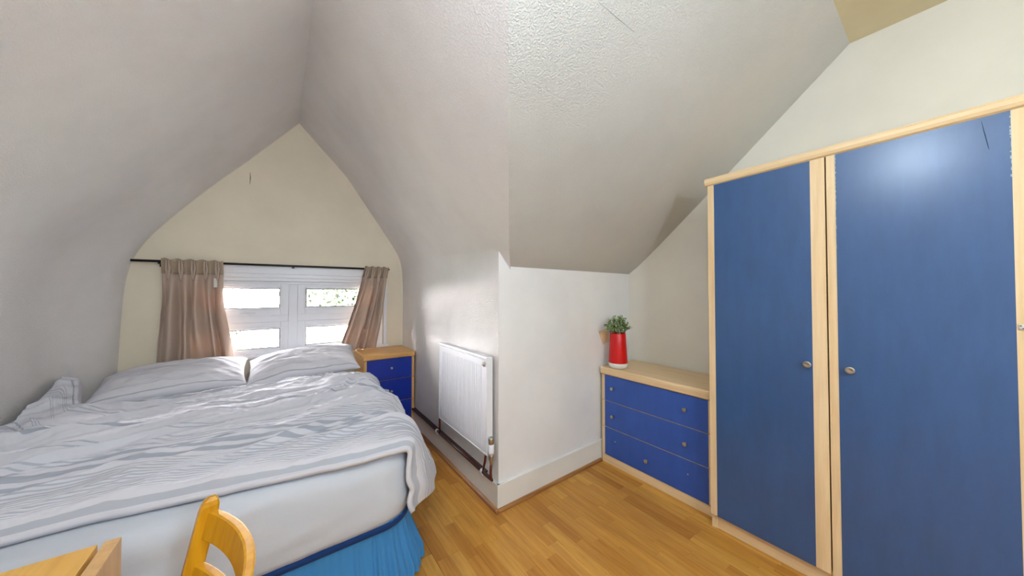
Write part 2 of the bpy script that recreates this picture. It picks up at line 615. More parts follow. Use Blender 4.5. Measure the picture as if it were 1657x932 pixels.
# flat ceiling with the small closing gusset behind the dormer ridge
bm = bmesh.new()
add_poly(bm, [(-0.4, YB, ZF), (XR, YB, ZF), (XR, YF + 0.05, ZF), (-0.4, YF + 0.05, ZF)])
v = [bm.verts.new(q) for q in ((-0.4, YF, ZF), (0.215, YF, ZF), (RX, YF, 2.87), (-0.2, YF, 2.87))]
bm.faces.new(v)
struct(link('ceiling', bm, M['flat'], None))
# cabinet wall and back wall
bm = bmesh.new()
add_poly(bm, [(XR, YB, 0), (XR, YB, ZF + .02), (XR, YF + .02, ZF + .02), (XR, 0.89, 2.23), (XR, 1.45, 1.737), (XR, 1.61, 1.605), (XR, YS + SK + .01, 1.54), (XR, YS + SK, 0)])
struct(link('wall_cabinet', bm, M['wall_warm'], None))
bm = bmesh.new()
add_poly(bm, [(XL - 0.1, YB, 0), (XR, YB, 0), (XR, YB, 3.02), (XL - 0.1, YB, 3.02)])
struct(link('wall_back', bm, M['wall_warm'], None))

# gable wall with the window opening
WX0, WX1, WZ0, WZ1 = -0.74, 0.90, 0.79, 1.495
bm = bmesh.new()
xsg = [-1.35, WX0, WX1, 1.35]; zsg = [0, WZ0, WZ1, 3.1]
for i in range(3):
    for j in range(3):
        if i == 1 and j == 1: continue
        v = [bm.verts.new(q) for q in ((xsg[i], YW, zsg[j]), (xsg[i + 1], YW, zsg[j]), (xsg[i + 1], YW, zsg[j + 1]), (xsg[i], YW, zsg[j + 1]))]
        bm.faces.new(v)
RD = 0.16
for a, b in (((WX0, WZ0), (WX0, WZ1)), ((WX1, WZ0), (WX1, WZ1)), ((WX0, WZ0), (WX1, WZ0)), ((WX0, WZ1), (WX1, WZ1))):
    v = [bm.verts.new(q) for q in ((a[0], YW, a[1]), (b[0], YW, b[1]), (b[0], YW + RD, b[1]), (a[0], YW + RD, a[1]))]
    bm.faces.new(v)
bmesh.ops.remove_doubles(bm, verts=bm.verts[:], dist=0.0005)
gab = struct(link('wall_window', bm, M['gable'], None))
bm = bmesh.new()
add_tube(bm, [(-0.25, YW - 0.001, 2.44), (-0.248, YW - 0.001, 2.39), (-0.25, YW - 0.001, 2.33)], [0.001, 0.003, 0.001], 6)
link('hairline_crack', bm, M['hole'], gab)

# skirtings and quadrant beads
bm = bmesh.new(); add_box(bm, XC - 0.018, XC + 0.004, YS - 0.018, 3.19, 0, 0.160, 0.003)
struct(link('baseboard_right', bm, M['skirt'], None))
rotS = Matrix.Translation((XC, YS, 0)) @ Matrix.Rotation(math.atan2(SK, XR - XC), 4, 'Z')
bm = bmesh.new(); add_box(bm, -0.018, XR - XC, -0.018, 0.004, 0, 0.160, 0.003, 2, rotS)
struct(link('baseboard_front', bm, M['skirt'], None))
def quadrant(bm, a, b, out, r=0.02):
    a, b, out = Vector(a), Vector(b), Vector(out)
    pts = [Vector((0, 0, 0))] + [out * (r * math.cos(t)) + Vector((0, 0, r * math.sin(t))) for t in (0, 0.4, 0.8, 1.2, PI / 2)]
    A = [bm.verts.new(a + p) for p in pts]; B = [bm.verts.new(b + p) for p in pts]
    n = len(pts)
    for k in range(n):
        bm.faces.new((A[k], A[(k + 1) % n], B[(k + 1) % n], B[k]))
    bm.faces.new(A); bm.faces.new(B)
    bmesh.ops.recalc_face_normals(bm, faces=bm.faces[:])
bm = bmesh.new(); quadrant(bm, (XC - 0.018, YS - 0.036, 0), (XC - 0.018, 3.19, 0), (-1, 0, 0))
struct(link('trim_1', bm, M['quad'], None))
bm = bmesh.new(); quadrant(bm, (XC - 0.036, YS - 0.018, 0), (2.1, ys(2.1) - 0.018, 0), (0, -1, 0))
struct(link('trim_2', bm, M['quad_x'], None))
# plaster lip on top of the skirting, radiator side
struct(box('trim_3', M['quad'], None, XC - 0.012, XC + 0.002, YS + 0.14, 3.19, 0.160, 0.172, 0.002))

# ------------------------------------------------------------------ window
win = struct(bpy.data.objects.new('window_1', None)); COL.objects.link(win); win.location = (0.08, YW + 0.03, WZ0)
Y0, Y1 = YW + 0.035, YW + 0.095
bm = bmesh.new()
fx0, fx1, fz0, fz1 = WX0, WX1, WZ0 + 0.0, 1.465
for a in ((fx0, fx0 + 0.045, fz0, fz1), (fx1 - 0.045, fx1, fz0, fz1), (fx0 + .045, fx1 - .045, fz0, fz0 + 0.02), (fx0 + .045, fx1 - .045, fz1 - 0.03, fz1),
          (0.043, 0.117, fz0 + .02, fz1 - .03), (fx0 + .045, 0.043, 1.085, 1.152), (0.117, fx1 - .045, 1.085, 1.152)):
    add_box(bm, a[0], a[1], Y0, Y1, a[2], a[3], 0.004, 2)
link('window_frame', bm, M['plastic'], win)
# pane fields: (x0,x1,z0,z1) of the sash, glass inset
def sash(x0, x1, z0, z1, gx0, gx1, gz0, gz1, proud):
    ya = Y0 - proud
    bm = bmesh.new()
    for a in ((x0, gx0, z0, z1), (gx1, x1, z0, z1), (gx0, gx1, z0, gz0), (gx0, gx1, gz1, z1)):
        add_box(bm, a[0], a[1], ya, Y1 - 0.005, a[2], a[3], 0.004, 2)
    # sloping bead round the glass
    o = [(gx0 - .012, gz0 - .012), (gx1 + .012, gz0 - .012), (gx1 + .012, gz1 + .012), (gx0 - .012, gz1 + .012)]
    i = [(gx0 + .006, gz0 + .006), (gx1 - .006, gz0 + .006), (gx1 - .006, gz1 - .006), (gx0 + .006, gz1 - .006)]
    O = [bm.verts.new((p[0], ya - 0.004, p[1])) for p in o]; I = [bm.verts.new((p[0], ya + 0.012, p[1])) for p in i]
    for k in range(4):
        bm.faces.new((O[k], O[(k + 1) % 4], I[(k + 1) % 4], I[k]))
    sa = link('sash', bm, M['plastic'], win)
    bm = bmesh.new()
    for a in ((gx0 + .003, gx0 + .011, gz0, gz1), (gx1 - .011, gx1 - .003, gz0, gz1), (gx0, gx1, gz0 + .003, gz0 + .011), (gx0, gx1, gz1 - .011, gz1 - .003)):
        add_box(bm, a[0], a[1], ya + 0.010, ya + 0.02, a[2], a[3])
    link('gasket', bm, M['gasket'], sa)
    box('pane', M['glass'], sa, gx0 + .003, gx1 - .003, ya + .022, ya + .026, gz0 + .003, gz1 - .003)
    return sa
sul = sash(-0.697, 0.045, 1.150, 1.438, -0.62, -0.018, 1.212, 1.402, 0.028)
bm = bmesh.new()
add_box(bm, -0.31, -0.24, Y0 - 0.04, Y0 - 0.018, 1.158, 1.178, 0.004)
add_box(bm, -0.30, -0.20, Y0 - 0.052, Y0 - 0.038, 1.165, 1.178, 0.004)
link('window_handle', bm, M['plastic'], sul)
sash(0.115, 0.857, 1.150, 1.438, 0.177, 0.80, 1.213, 1.402, 0.020)
sash(-0.697, 0.045, 0.806, 1.087, -0.62, -0.016, 0.842, 1.025, 0.006)
sash(0.115, 0.857, 0.806, 1.087, 0.179, 0.80, 0.844, 1.027, 0.006)
# stepped white head board and side trims
bm = bmesh.new()
add_box(bm, WX0 - 0.03, WX1 + 0.03, YW - 0.012, YW + 0.03, 1.53, 1.605, 0.003)
add_box(bm, WX0 - 0.03, WX1 + 0.03, YW - 0.004, YW + 0.03, 1.495, 1.53, 0.003)
add_box(bm, WX0, WX1, YW + 0.006, YW + 0.05, 1.465, 1.496, 0.003)
link('head_board', bm, M['plastic'], win)
box('side_trim', M['plastic'], win, WX1, WX1 + 0.035, YW - 0.008, YW + 0.02, WZ0, 1.495, 0.003)
box('side_trim', M['plastic'], win, WX0 - 0.035, WX0, YW - 0.008, YW + 0.02, WZ0, 1.495, 0.003)
box('sill', M['plastic'], win, WX0 - 0.05, WX1 + 0.05, YW - 0.02, YW + 0.09, WZ0 - 0.025, WZ0 + 0.004, 0.005)

# curtain rod
RY = YW - 0.06
RZ = lambda x: 1.602 + 0.012 * (x + 0.9) / 1.85
rod = thing('curtain_rod', 'thin black curtain rod across the wall above the window', 'curtain rod', (0.07, YW, 1.6))
bm = bmesh.new(); add_tube(bm, [(-0.93, RY, RZ(-.93)), (0.945, RY, RZ(.945))], 0.0095, 12)
link('pole', bm, M['black'], rod)
for bx in (0.075, -0.78, 0.90):
    bm = bmesh.new()
    add_tube(bm, [(bx, YW - 0.001, RZ(bx) - 0.012), (bx, RY, RZ(bx) - 0.012)], 0.006, 8)
    add_box(bm, bx - 0.012, bx + 0.012, YW - 0.006, YW - 0.0005, RZ(bx) - 0.04, RZ(bx) + 0.012, 0.002)
    add_box(bm, bx - 0.009, bx + 0.009, RY - 0.013, RY + 0.013, RZ(bx) - 0.022, RZ(bx) - 0.007, 0.002)
    link('bracket', bm, M['black'], rod)

# curtains: pleated sheets hung from the rod
def curtain(name, label, top, bot, zt, zb, sweep, npl, seed, dx):
    t = thing(name, label, 'curtain', ((top[0] + top[1]) / 2, RY, zb))
    def fn(u, v):
        # v 0 top -> 1 bottom
        tt = v
        k = sweep(tt)
        x0 = top[0] + (bot[0] - top[0]) * k; x1 = top[1] + (bot[1] - top[1]) * k
        w = 0.010 + 0.032 * sst(0.08, 0.45, v)
        uu = u + 0.020 * nz(u * 5, v * 2.0, seed) * sst(0.1, .5, v)
        ph = uu * npl * 2 * PI + 1.1 * nz(u * 3, v * 1.4, seed + 5) * sst(.1, .7, v)
        x = x0 + (x1 - x0) * uu + 0.010 * math.sin(ph * 0.5 + seed) * sst(.1, .6, v)
        amp = w * (0.75 + 0.9 * nz(u * 6, v * 1.5, seed + 9))
        y = RY - 0.006 + amp * math.sin(ph) + 0.012 * nz(u * 9, v * 6, seed + 2) * sst(0.1, .4, v)
        y -= 0.022 * (1 - sst(0.02, 0.12, v))
        z = zt + (zb - zt) * v + 0.006 * math.sin(u * npl * 2 * PI) * (1 - sst(0, .1, v))
        return Vector((x, min(y, YW - 0.022), z))
    bm = bmesh.new()
    add_grid(bm, 150, 80, fn)
    o = link('cloth', bm, M['curtain'], t)
    sm = o.modifiers.new('thickness', 'SOLIDIFY'); sm.thickness = 0.002
    # heading tape band with pinch pleats standing proud of the cloth
    bm = bmesh.new()
    def fb(u, v):
        p = fn(u, v * 0.135)
        return Vector((p.x, p.y - 0.013 - 0.006 * math.sin(u * npl * PI * 2 + 2), p.z))
    add_grid(bm, 90, 6, fb)
    ob = link('heading_tape', bm, M['tape'], t)
    sm = ob.modifiers.new('thickness', 'SOLIDIFY'); sm.thickness = 0.002
    for k in range(npl):
        u = (k + 0.5) / npl
        bm = bmesh.new()
        p0, p1 = fn(u, 0.01), fn(u, 0.16)
        for s in (-0.006, 0.007):
            add_tube(bm, [p0 + Vector((s, -0.018, 0)), (p0 + p1) / 2 + Vector((s * 1.4, -0.024, 0)), p1 + Vector((s * .6, -0.024, 0)), p1 + Vector((s * .3, -0.012, -0.03))], [0.004, 0.0075, 0.006, 0.001], 7)
        link('pinch_pleat', bm, M['curtain'], t, True)
    return t, fn
cl, cfn = curtain('curtain', 'wide beige pinch-pleated curtain hanging at the left of the window', (-0.765, -0.41), (-0.79, -0.33), 1.622, 0.77, lambda v: sst(0.25, 1.1, v), 5, 3.0, 0)
p = cfn(0.86, 0.17)
box('care_tag', M['tag'], cl, p.x - 0.008, p.x + 0.014, p.y - 0.022, p.y - 0.020, p.z - 0.075, p.z)
curtain('curtain', 'narrow beige curtain swept to the left at the right end of the rod', (0.69, 0.925), (0.44, 0.80), 1.635, 0.774, lambda v: v ** 1.25, 4, 8.0, 0)

# ------------------------------------------------------------------ outside: lawn, hedge, trees
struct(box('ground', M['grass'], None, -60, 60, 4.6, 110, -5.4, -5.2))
def crown(bm, c, rad, n, size, seed):
    r = random.Random(seed)
    c = Vector(c)
    for _ in range(n):
        d = Vector((r.gauss(0, 1), r.gauss(0, 1), r.gauss(0, 1))).normalized()
        k = 0.72 + 0.34 * noise.noise(d * 2.2 + Vector((seed, 0, 0))) + 0.22 * r.random()
        p = c + Vector((d.x * rad[0], d.y * rad[1], d.z * rad[2])) * k
        a = Vector((r.gauss(0, 1), r.gauss(0, 1), r.gauss(0, 1))).normalized()
        b = a.cross(d).normalized() if a.cross(d).length > 0.1 else Vector((1, 0, 0))
        s = size * r.uniform(.6, 1.3)
        q = [p - a * s, p + b * s * .5, p + a * s, p - b * s * .5]
        bm.faces.new([bm.verts.new(x) for x in q])
def tree(name, label, x, y, zc, rad, n, size, seed):
    t = thing(name, label, 'tree', (x, y, -5.2), None)
    bm = bmesh.new()
    add_tube(bm, [(x, y, -5.2), (x + .1, y, -3), (x, y, zc - .3), (x + .1, y, zc + rad[2] * .4)], [0.28, 0.2, 0.13, 0.04], 10)
    for k in range(6):
        a = k * 1.05 + seed
        add_tube(bm, [(x, y, zc - rad[2] * .5 + .2 * k), (x + math.cos(a) * rad[0] * .4, y + math.sin(a) * rad[1] * .4, zc + .15 * k), (x + math.cos(a) * rad[0] * .75, y + math.sin(a) * rad[1] * .75, zc + .4 * k - .3)], [0.09, .05, .015], 6)
    link('trunk', bm, M['bark'], t)
    bm = bmesh.new(); crown(bm, (x, y, zc), rad, n, size, seed)
    f = link('foliage', bm, M['tree_leaf'], t); f['kind'] = 'stuff'
    return t
tree('garden_tree', 'bushy green tree outside, seen through the upper right pane', 1.15, 12.5, 1.55, (1.3, 1.2, 0.95), 5200, 0.12, 4)
tree('garden_tree', 'tall pale green tree far outside behind the left panes', -4.6, 26, -1.2, (2.6, 2.4, 2.6), 3000, 0.22, 9)
bm = bmesh.new()
rr = random.Random(5)
for _ in range(7000):
    x = rr.uniform(-22, 20); h = rr.uniform(0, 1)
    p = Vector((x, 34 + rr.uniform(-.8, .8), -5.2 + h * (2.6 + 0.4 * nz(x * .5, 0))))
    a = Vector((rr.gauss(0, 1), rr.gauss(0, 1), rr.gauss(0, 1))).normalized() * 0.3
    b = Vector((rr.gauss(0, 1), rr.gauss(0, 1), rr.gauss(0, 1))).normalized() * 0.2
    bm.faces.new([bm.verts.new(q) for q in (p - a, p + b, p + a, p - b)])
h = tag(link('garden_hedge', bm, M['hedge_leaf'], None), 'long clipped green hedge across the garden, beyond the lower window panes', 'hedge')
h['kind'] = 'stuff'

# ------------------------------------------------------------------ pendant lamp above the camera, added fill lamp behind it
def pendant(label, LX, LY, LZ, rad_, mt):
    pl = thing('pendant_lamp', label, 'lamp', (LX, LY, ZF))
    bm = bmesh.new(); add_lathe(bm, [(0.0001, ZF - 0.001), (0.05, ZF - 0.001), (0.045, ZF - 0.03), (0.008, ZF - 0.04)], (LX, LY, 0)); link('ceiling_rose', bm, M['plastic'], pl)
    bm = bmesh.new(); add_tube(bm, [(LX, LY, ZF - 0.03), (LX, LY, LZ + rad_ + 0.04)], 0.004, 8); link('cord', bm, M['plastic'], pl)
    bm = bmesh.new(); add_lathe(bm, [(0.008, LZ + rad_ + 0.06), (0.022, LZ + rad_ + 0.055), (0.022, LZ + rad_ + 0.005), (0.01, LZ + rad_ - 0.001)], (LX, LY, 0)); link('lamp_holder', bm, M['plastic'], pl)
    bm = bmesh.new()
    bmesh.ops.create_uvsphere(bm, u_segments=20, v_segments=12, radius=rad_, matrix=Matrix.Translation((LX, LY, LZ)))
    link('lamp_globe', bm, mt, pl, True)
pendant('round white pendant lamp near the dormer, on a short cord', 0.2, 0.125, 2.356, 0.085, M['globe'])
pendant('larger round fill lamp added unseen at the back of the room', 0.5, -1.25, 1.95, 0.11, M['globe_fill'])  # unseen lamp, added only to spread the light more evenly

# ------------------------------------------------------------------ radiator
RFX = 1.045
rad = thing('radiator', 'white ribbed panel radiator mounted low on the wall beside the bed', 'radiator', (RFX, 2.09, 0.33))
RY0, RY1, RZ0, RZ1 = 1.71, 2.455, 0.335, 0.948
bm = bmesh.new()
nf = 21
pts = []
marg = 0.055
ya = RY0 + marg; yb = RY1 - marg
pts.append((RFX, RY0)); pts.append((RFX, ya - 0.008))
pitch = (yb - ya) / nf
for k in range(nf):
    a = ya + k * pitch
    pts += [(RFX + 0.006, a), (RFX + 0.006, a + pitch * .28), (RFX - 0.001, a + pitch * .42), (RFX - 0.001, a + pitch * .86)]
pts += [(RFX, yb + 0.008), (RFX, RY1)]
zl = [(RZ0, 0), (RZ0 + 0.045, 0), (RZ0 + 0.06, 1), (RZ1 - 0.075, 1), (RZ1 - 0.06, 0), (RZ1 - 0.02, 0)]
rows = []
for z, kk in zl:
    rows.append([bm.verts.new((RFX + (x - RFX) * kk, y, z)) for x, y in pts])
for a, b in zip(rows, rows[1:]):
    for k in range(len(pts) - 1):
        f = bm.faces.new((a[k], a[k + 1], b[k + 1], b[k]))
add_box(bm, RFX + 0.001, RFX + 0.02, RY0, RY1, RZ0, RZ1 - 0.02)
link('front_panel', bm, M['enamel'], rad)
bm = bmesh.new()
add_box(bm, RFX - 0.004, RFX + 0.042, RY0 - 0.002, RY1 + 0.002, RZ1 - 0.022, RZ1, 0.006, 3)
link('top_rail', bm, M['enamel'], rad)
for y in (RY0 - 0.004, RY1 + 0.001):
    box('side_cap', M['enamel'], rad, RFX - 0.002, RFX + 0.042, y, y + 0.004, RZ0 + 0.005, RZ1 - 0.012, 0.001)
bm = bmesh.new()
add_box(bm, RFX - 0.003, RFX + 0.02, RY0, RY1, RZ0 - 0.004, RZ0 + 0.006, 0.002)
link('bottom_rail', bm, M['enamel'], rad)
bm = bmesh.new()
add_lathe(bm, [(0.016, 0.0), (0.016, -0.006), (0.012, -0.007), (0.012, -0.003), (0.007, -0.003), (0.007, -0.012), (0.001, -0.012)], (RFX - 0.001, RY0 + 0.03, RZ1 - 0.05), 'x', 18)
link('air_plug', bm, M['steel'], rad)
for y in (RY0 + 0.12, RY1 - 0.12):
    box('wall_bracket', M['enamel'], rad, RFX + 0.018, XC + 0.004, y - 0.012, y + 0.012, RZ0 + 0.05, RZ1 - 0.05, 0.001)
# thermostatic valve at the near end
VY, VX = RY0 - 0.028, RFX + 0.016
val = thing('radiator_valve', 'white and chrome radiator valve on copper tails at the near bottom corner', 'valve', (VX, VY, 0.35))
bm = bmesh.new(); add_lathe(bm, [(0.0001, 0.35), (0.017, 0.35), (0.019, 0.365), (0.019, 0.405), (0.014, 0.41)], (VX, VY, 0)); link('white_collar', bm, M['plastic'], val)
bm = bmesh.new(); add_lathe(bm, [(0.014, 0.408), (0.017, 0.412), (0.017, 0.445), (0.013, 0.452), (0.0001, 0.452)], (VX, VY, 0)); link('valve_head', bm, M['steel'], val)
bm = bmesh.new()
add_lathe(bm, [(0.012, 0.352), (0.016, 0.34), (0.016, 0.315), (0.011, 0.31), (0.011, 0.285)], (VX, VY, 0), 'z', 12)
add_tube(bm, [(VX, VY, 0.35), (VX, RY0 - 0.005, 0.35)], 0.010, 10)
link('valve_body', bm, M['steel'], val)
bm = bmesh.new()
add_tube(bm, [(VX, VY, 0.29), (VX - 0.003, VY, 0.235), (VX - 0.002, VY - 0.003, 0.20), (VX + 0.004, VY - 0.008, 0.185)], 0.0085, 10)
add_tube(bm, [(VX + .01, RY0 + 0.05, 0.33), (VX + .008, RY0 + 0.06, 0.26), (VX + .004, RY0 + 0.075, 0.205)], 0.0075, 8)
link('copper_tail', bm, M['copper'], val)
lv = thing('radiator_valve', 'small white lockshield valve at the far bottom corner of the radiator', 'valve', (VX, RY1 + 0.02, 0.36))
bm = bmesh.new(); add_lathe(bm, [(0.0001, 0.36), (0.013, 0.362), (0.013, 0.40), (0.009, 0.405), (0.0001, 0.405)], (VX, RY1 + 0.024, 0), 'z', 14); link('cap', bm, M['plastic'], lv)
bm = bmesh.new(); add_tube(bm, [(VX, RY1 + 0.024, 0.37), (VX, RY1 + 0.024, 0.20)], 0.0075, 10); add_tube(bm, [(VX, RY1 + .024, 0.355), (VX, RY1 - .005, 0.355)], 0.009, 8); link('tail', bm, M['copper'], lv)
pp = thing('heating_pipe', 'dark brown heating pipe running along the top of the skirting', 'pipe', (1.075, 2.4, 0.18))
bm = bmesh.new(); add_tube(bm, [(1.072, YS + 0.03, 0.183), (1.072, 2.2, 0.184), (1.074, 3.185, 0.186)], 0.011, 10); link('pipe', bm, M['darkpipe'], pp)
bm = bmesh.new(); add_tube(bm, [(1.092, YS + 0.12, 0.184), (1.092, 3.185, 0.187)], 0.009, 8); link('return_pipe', bm, M['darkpipe'], pp)
for y in (1.80, 2.55):
    bm = bmesh.new(); add_lathe(bm, [(0.0115, 0), (0.015, 0.001), (0.015, 0.018), (0.0115, 0.019)], (1.072, y, 0.184), 'y', 14)
    add_box(bm, 1.066, 1.078, y + .002, y + .016, 0.158, 0.172); link('pipe_clip', bm, M['plastic'], pp)

# ------------------------------------------------------------------ furniture helpers
def knob(parent, x, y, z, axis='x', s=1.0):
    bm = bmesh.new()
    prof = [(0.008 * s, 0.0), (0.006 * s, -0.003 * s), (0.006 * s, -0.013 * s), (0.0125 * s, -0.018 * s), (0.0135 * s, -0.024 * s), (0.0115 * s, -0.027 * s), (0.008 * s, -0.0262 * s), (0.0001, -0.0255 * s)]
    add_lathe(bm, prof, (x, y, z), axis, 18)
    return link('knob', bm, M['steel'], parent)

# ------------------------------------------------------------------ chest of drawers
CX, CY0, CY1 = 2.105, 0.832, 1.655
ch = thing('chest_of_drawers', 'low beech chest with three wide blue drawers and five steel knobs', 'chest', (2.3, 1.25, 0))
bm = bmesh.new()
add_box(bm, CX + 0.02, XR - 0.01, CY0, CY0 + 0.018, 0.0, 0.705)
add_box(bm, CX + 0.02, XR - 0.01, CY1 - 0.018, CY1, 0.0, 0.705)
add_box(bm, CX + 0.03, XR - 0.01, CY0 + .018, CY1 - .018, 0.055, 0.073)
add_box(bm, XR - 0.022, XR - 0.012, CY0 + .018, CY1 - .018, 0.073, 0.705)
link('carcass', bm, M['beech_z'], ch)
box('plinth', M['beech_y'], ch, CX + 0.004, CX + 0.022, CY0, CY1, 0.0, 0.062, 0.001)
bm = bmesh.new(); add_box(bm, CX - 0.018, XR - 0.004, CY0 - 0.004, CY1 + 0.006, 0.703, 0.76, 0.012, 3)
link('top', bm, M['beech_y'], ch)
rows = [(0.497, 0.699), (0.289, 0.493), (0.067, 0.285)]
for r_, (z0, z1) in enumerate(rows):
    d = box('drawer', M['beech_z'], ch, CX, CX + 0.018, CY0 + 0.001, CY1 - 0.001, z0, z1, 0.0015)
    box('drawer_front', M['blue_chest'], d, CX - 0.0012, CX + 0.002, CY0 + 0.030, CY1 - 0.030, z0 + 0.0006, z1 - 0.0006)
    zk = (0.605, 0.388, 0.165)[r_]
    for y in ((1.545, 0.995) if r_ < 2 else (1.262,)):
        knob(d, CX - 0.001, y, zk)
    if r_ == 2:
        for y in (1.53, 0.985):
            bm = bmesh.new(); add_lathe(bm, [(0.0035, 0), (0.003, -0.0012), (0.0001, -0.0014)], (CX - 0.001, y, 0.196), 'x', 10)
            link('screw_cap', bm, M['plastic'], d)

# ------------------------------------------------------------------ wardrobe
WXF, WY1 = 2.03, 0.818
WY0 = -0.62
wd = thing('wardrobe', 'tall beech wardrobe with blue door panels against the cabinet wall', 'wardrobe', (2.28, 0.1, 0))
ZP, ZT = 0.083, 1.985
bm = bmesh.new()
add_box(bm, WXF + 0.002, XR - 0.008, WY1 - 0.018, WY1, 0.0, ZT, 0.001)
link('side_panel', bm, M['beech_z'], wd)
bm = bmesh.new(); add_box(bm, WXF + 0.002, XR - 0.008, WY0, WY0 + 0.018, 0.0, ZT, 0.001)
link('side_panel', bm, M['beech_z'], wd)
box('back_panel', M['beech_z'], wd, XR - 0.02, XR - 0.01, WY0 + .018, WY1 - .018, 0.0, ZT)
box('base_shelf', M['beech_y'], wd, WXF + 0.03, XR - 0.02, WY0 + .018, WY1 - .018, 0.06, ZP - 0.004)
box('top_panel', M['beech_y'], wd, WXF + 0.002, XR - 0.008, WY0, WY1, ZT, ZT + 0.02)
bm = bmesh.new()
prof = [(0.035, 0.0), (-0.002, 0.0), (-0.012, 0.006), (-0.018, 0.018), (-0.018, 0.032), (-0.012, 0.042), (-0.002, 0.046), (0.035, 0.046)]
A = [bm.verts.new((WXF + a, WY1 + 0.014, ZT - 0.002 + b)) for a, b in prof]
B = [bm.verts.new((WXF + a, WY0 - 0.014, ZT - 0.002 + b)) for a, b in prof]
for k in range(len(prof)):
    bm.faces.new((A[k], A[(k + 1) % len(prof)], B[(k + 1) % len(prof)], B[k]))
bm.faces.new(A); bm.faces.new(B)
bmesh.ops.recalc_face_normals(bm, faces=bm.faces[:])
link('cornice', bm, M['beech_y'], wd)
box('plinth', M['beech_y'], wd, WXF + 0.012, WXF + 0.03, WY0, WY1 - 0.03, 0.0, ZP - 0.002, 0.001)
box('plinth', M['beech_z'], wd, WXF + 0.006, WXF + 0.03, WY1 - 0.03, WY1, 0.0, ZP - 0.002, 0.001)
def wdoor(y1, y0, p1, p0, ky):
    """door from y1 (left) to y0, blue panel p1..p0"""
    d = box('door', M['beech_z'], wd, WXF - 0.018, WXF, y0, y1, ZP, ZT - 0.006, 0.0015)
    box('door_panel', M['blue_ward'], d, WXF - 0.0194, WXF - 0.015, p0, p1, ZP + 0.001, ZT - 0.007)
    if ky is not None:
        knob(d, WXF - 0.019, ky, 1.018, 'x', 1.15)
    return d
wdoor(0.816, 0.3215, 0.781, 0.371, 0.387)
d2 = wdoor(0.3165, -0.184, 0.286, -0.139, 0.248)
wdoor(-0.190, WY0 + 0.002, -0.23, WY0 + 0.04, None)
# chipped pale edge along the left side of the wide door panel, and a scratch
bm = bmesh.new()
r = random.Random(2)
z = 1.55
while z < 1.975:
    h = r.uniform(0.003, 0.018); w = r.uniform(0.0004, 0.004) * (0.3 + z - 1.5)
    add_box(bm, WXF - 0.0199, WXF - 0.0190, 0.2862 - w, 0.2866, z, z + h)
    z += h + r.uniform(0.0, 0.015)
z = 1.75
while z < 1.975:
    h = r.uniform(0.003, 0.018); w = r.uniform(0.0004, 0.003)
    add_box(bm, WXF - 0.0199, WXF - 0.0190, -0.1394, -0.139 + w, z, z + h)
    z += h + r.uniform(0.0, 0.02)
link('chipped_edge', bm, M['chip'], d2)['kind'] = 'stuff'
bm = bmesh.new()
add_tube(bm, [(WXF - 0.0193, -0.083, 1.965), (WXF - 0.0195, -0.089, 1.92), (WXF - 0.0195, -0.094, 1.88), (WXF - 0.0193, -0.097, 1.858)], [0.0004, 0.001, 0.001, 0.0004], 6)
link('scratch', bm, M['scratch'], d2)
# two small dark hinge pins on the outside of the left side panel
bm = bmesh.new()
for z in (1.052, 1.078):
    add_lathe(bm, [(0.0045, 0.0), (0.0045, 0.004), (0.0001, 0.005)], (2.12, WY1, z), 'y', 8)
link('side_screws', bm, M['hole'], wd)
# spotted ribbon tied to the third door
bm = bmesh.new()
def frib(u, v):
    y = -0.143 - u * 0.14
    z = 1.246 - 0.012 * math.sin(u * PI * .8) - v * 0.019
    return Vector((WXF - 0.0205 - 0.004 * math.sin(u * PI), y, z + 0.002 * math.sin(u * 30)))
add_grid(bm, 24, 4, frib)
rb = thing('ribbon', 'white spotted ribbon across the right-hand edge of the wardrobe', 'ribbon', (WXF - 0.02, -0.2, 1.24))
o = link('band', bm, M['tag'], rb); sm = o.modifiers.new('thickness', 'SOLIDIFY'); sm.thickness = 0.0015; sm.offset = 1
bm = bmesh.new()
for k in range(17):
    for j in range(2):
        u = (k + 0.5 + 0.5 * j) / 17.5; p = frib(u, 0.28 + 0.44 * j)
        add_lathe(bm, [(0.0022, 0), (0.0022, -0.0022), (0.0001, -0.0024)], p + Vector((-0.0004, 0, 0)), 'x', 8)
link('spots', bm, mat('mauve_spot', srgb(120, 96, 110), 0.7), rb)['kind'] = 'stuff'

# ------------------------------------------------------------------ vase with plant on the chest
VCX, VCY, VZ = 2.168, 1.545, 0.7605
vs = thing('vase', 'tapered red vase with a white base standing on the low chest', 'vase', (VCX, VCY, VZ))
bm = bmesh.new(); add_lathe(bm, [(0.0001, 0.0), (0.058, 0.0), (0.068, 0.008), (0.0725, 0.022), (0.0725, 0.042)], (VCX, VCY, VZ), 'z', 36); link('base', bm, M['white_glaze'], vs)
bm = bmesh.new(); add_lathe(bm, [(0.0725, 0.042), (0.0728, 0.046), (0.066, 0.16), (0.0595, 0.272), (0.057, 0.277), (0.054, 0.272), (0.054, 0.25)], (VCX, VCY, VZ), 'z', 36); link('body', bm, M['red'], vs)
fo = thing('box_plant', 'bushy small-leaved green plant growing out of the red vase', 'plant', (VCX, VCY, VZ + 0.25))
bm = bmesh.new(); add_lathe(bm, [(0.0001, 0.252), (0.0535, 0.250)], (VCX, VCY, VZ), 'z', 20); link('soil', bm, M['soil'], fo)
r = random.Random(11)
bs = bmesh.new(); bl = bmesh.new()
top = Vector((VCX, VCY, VZ + 0.25))
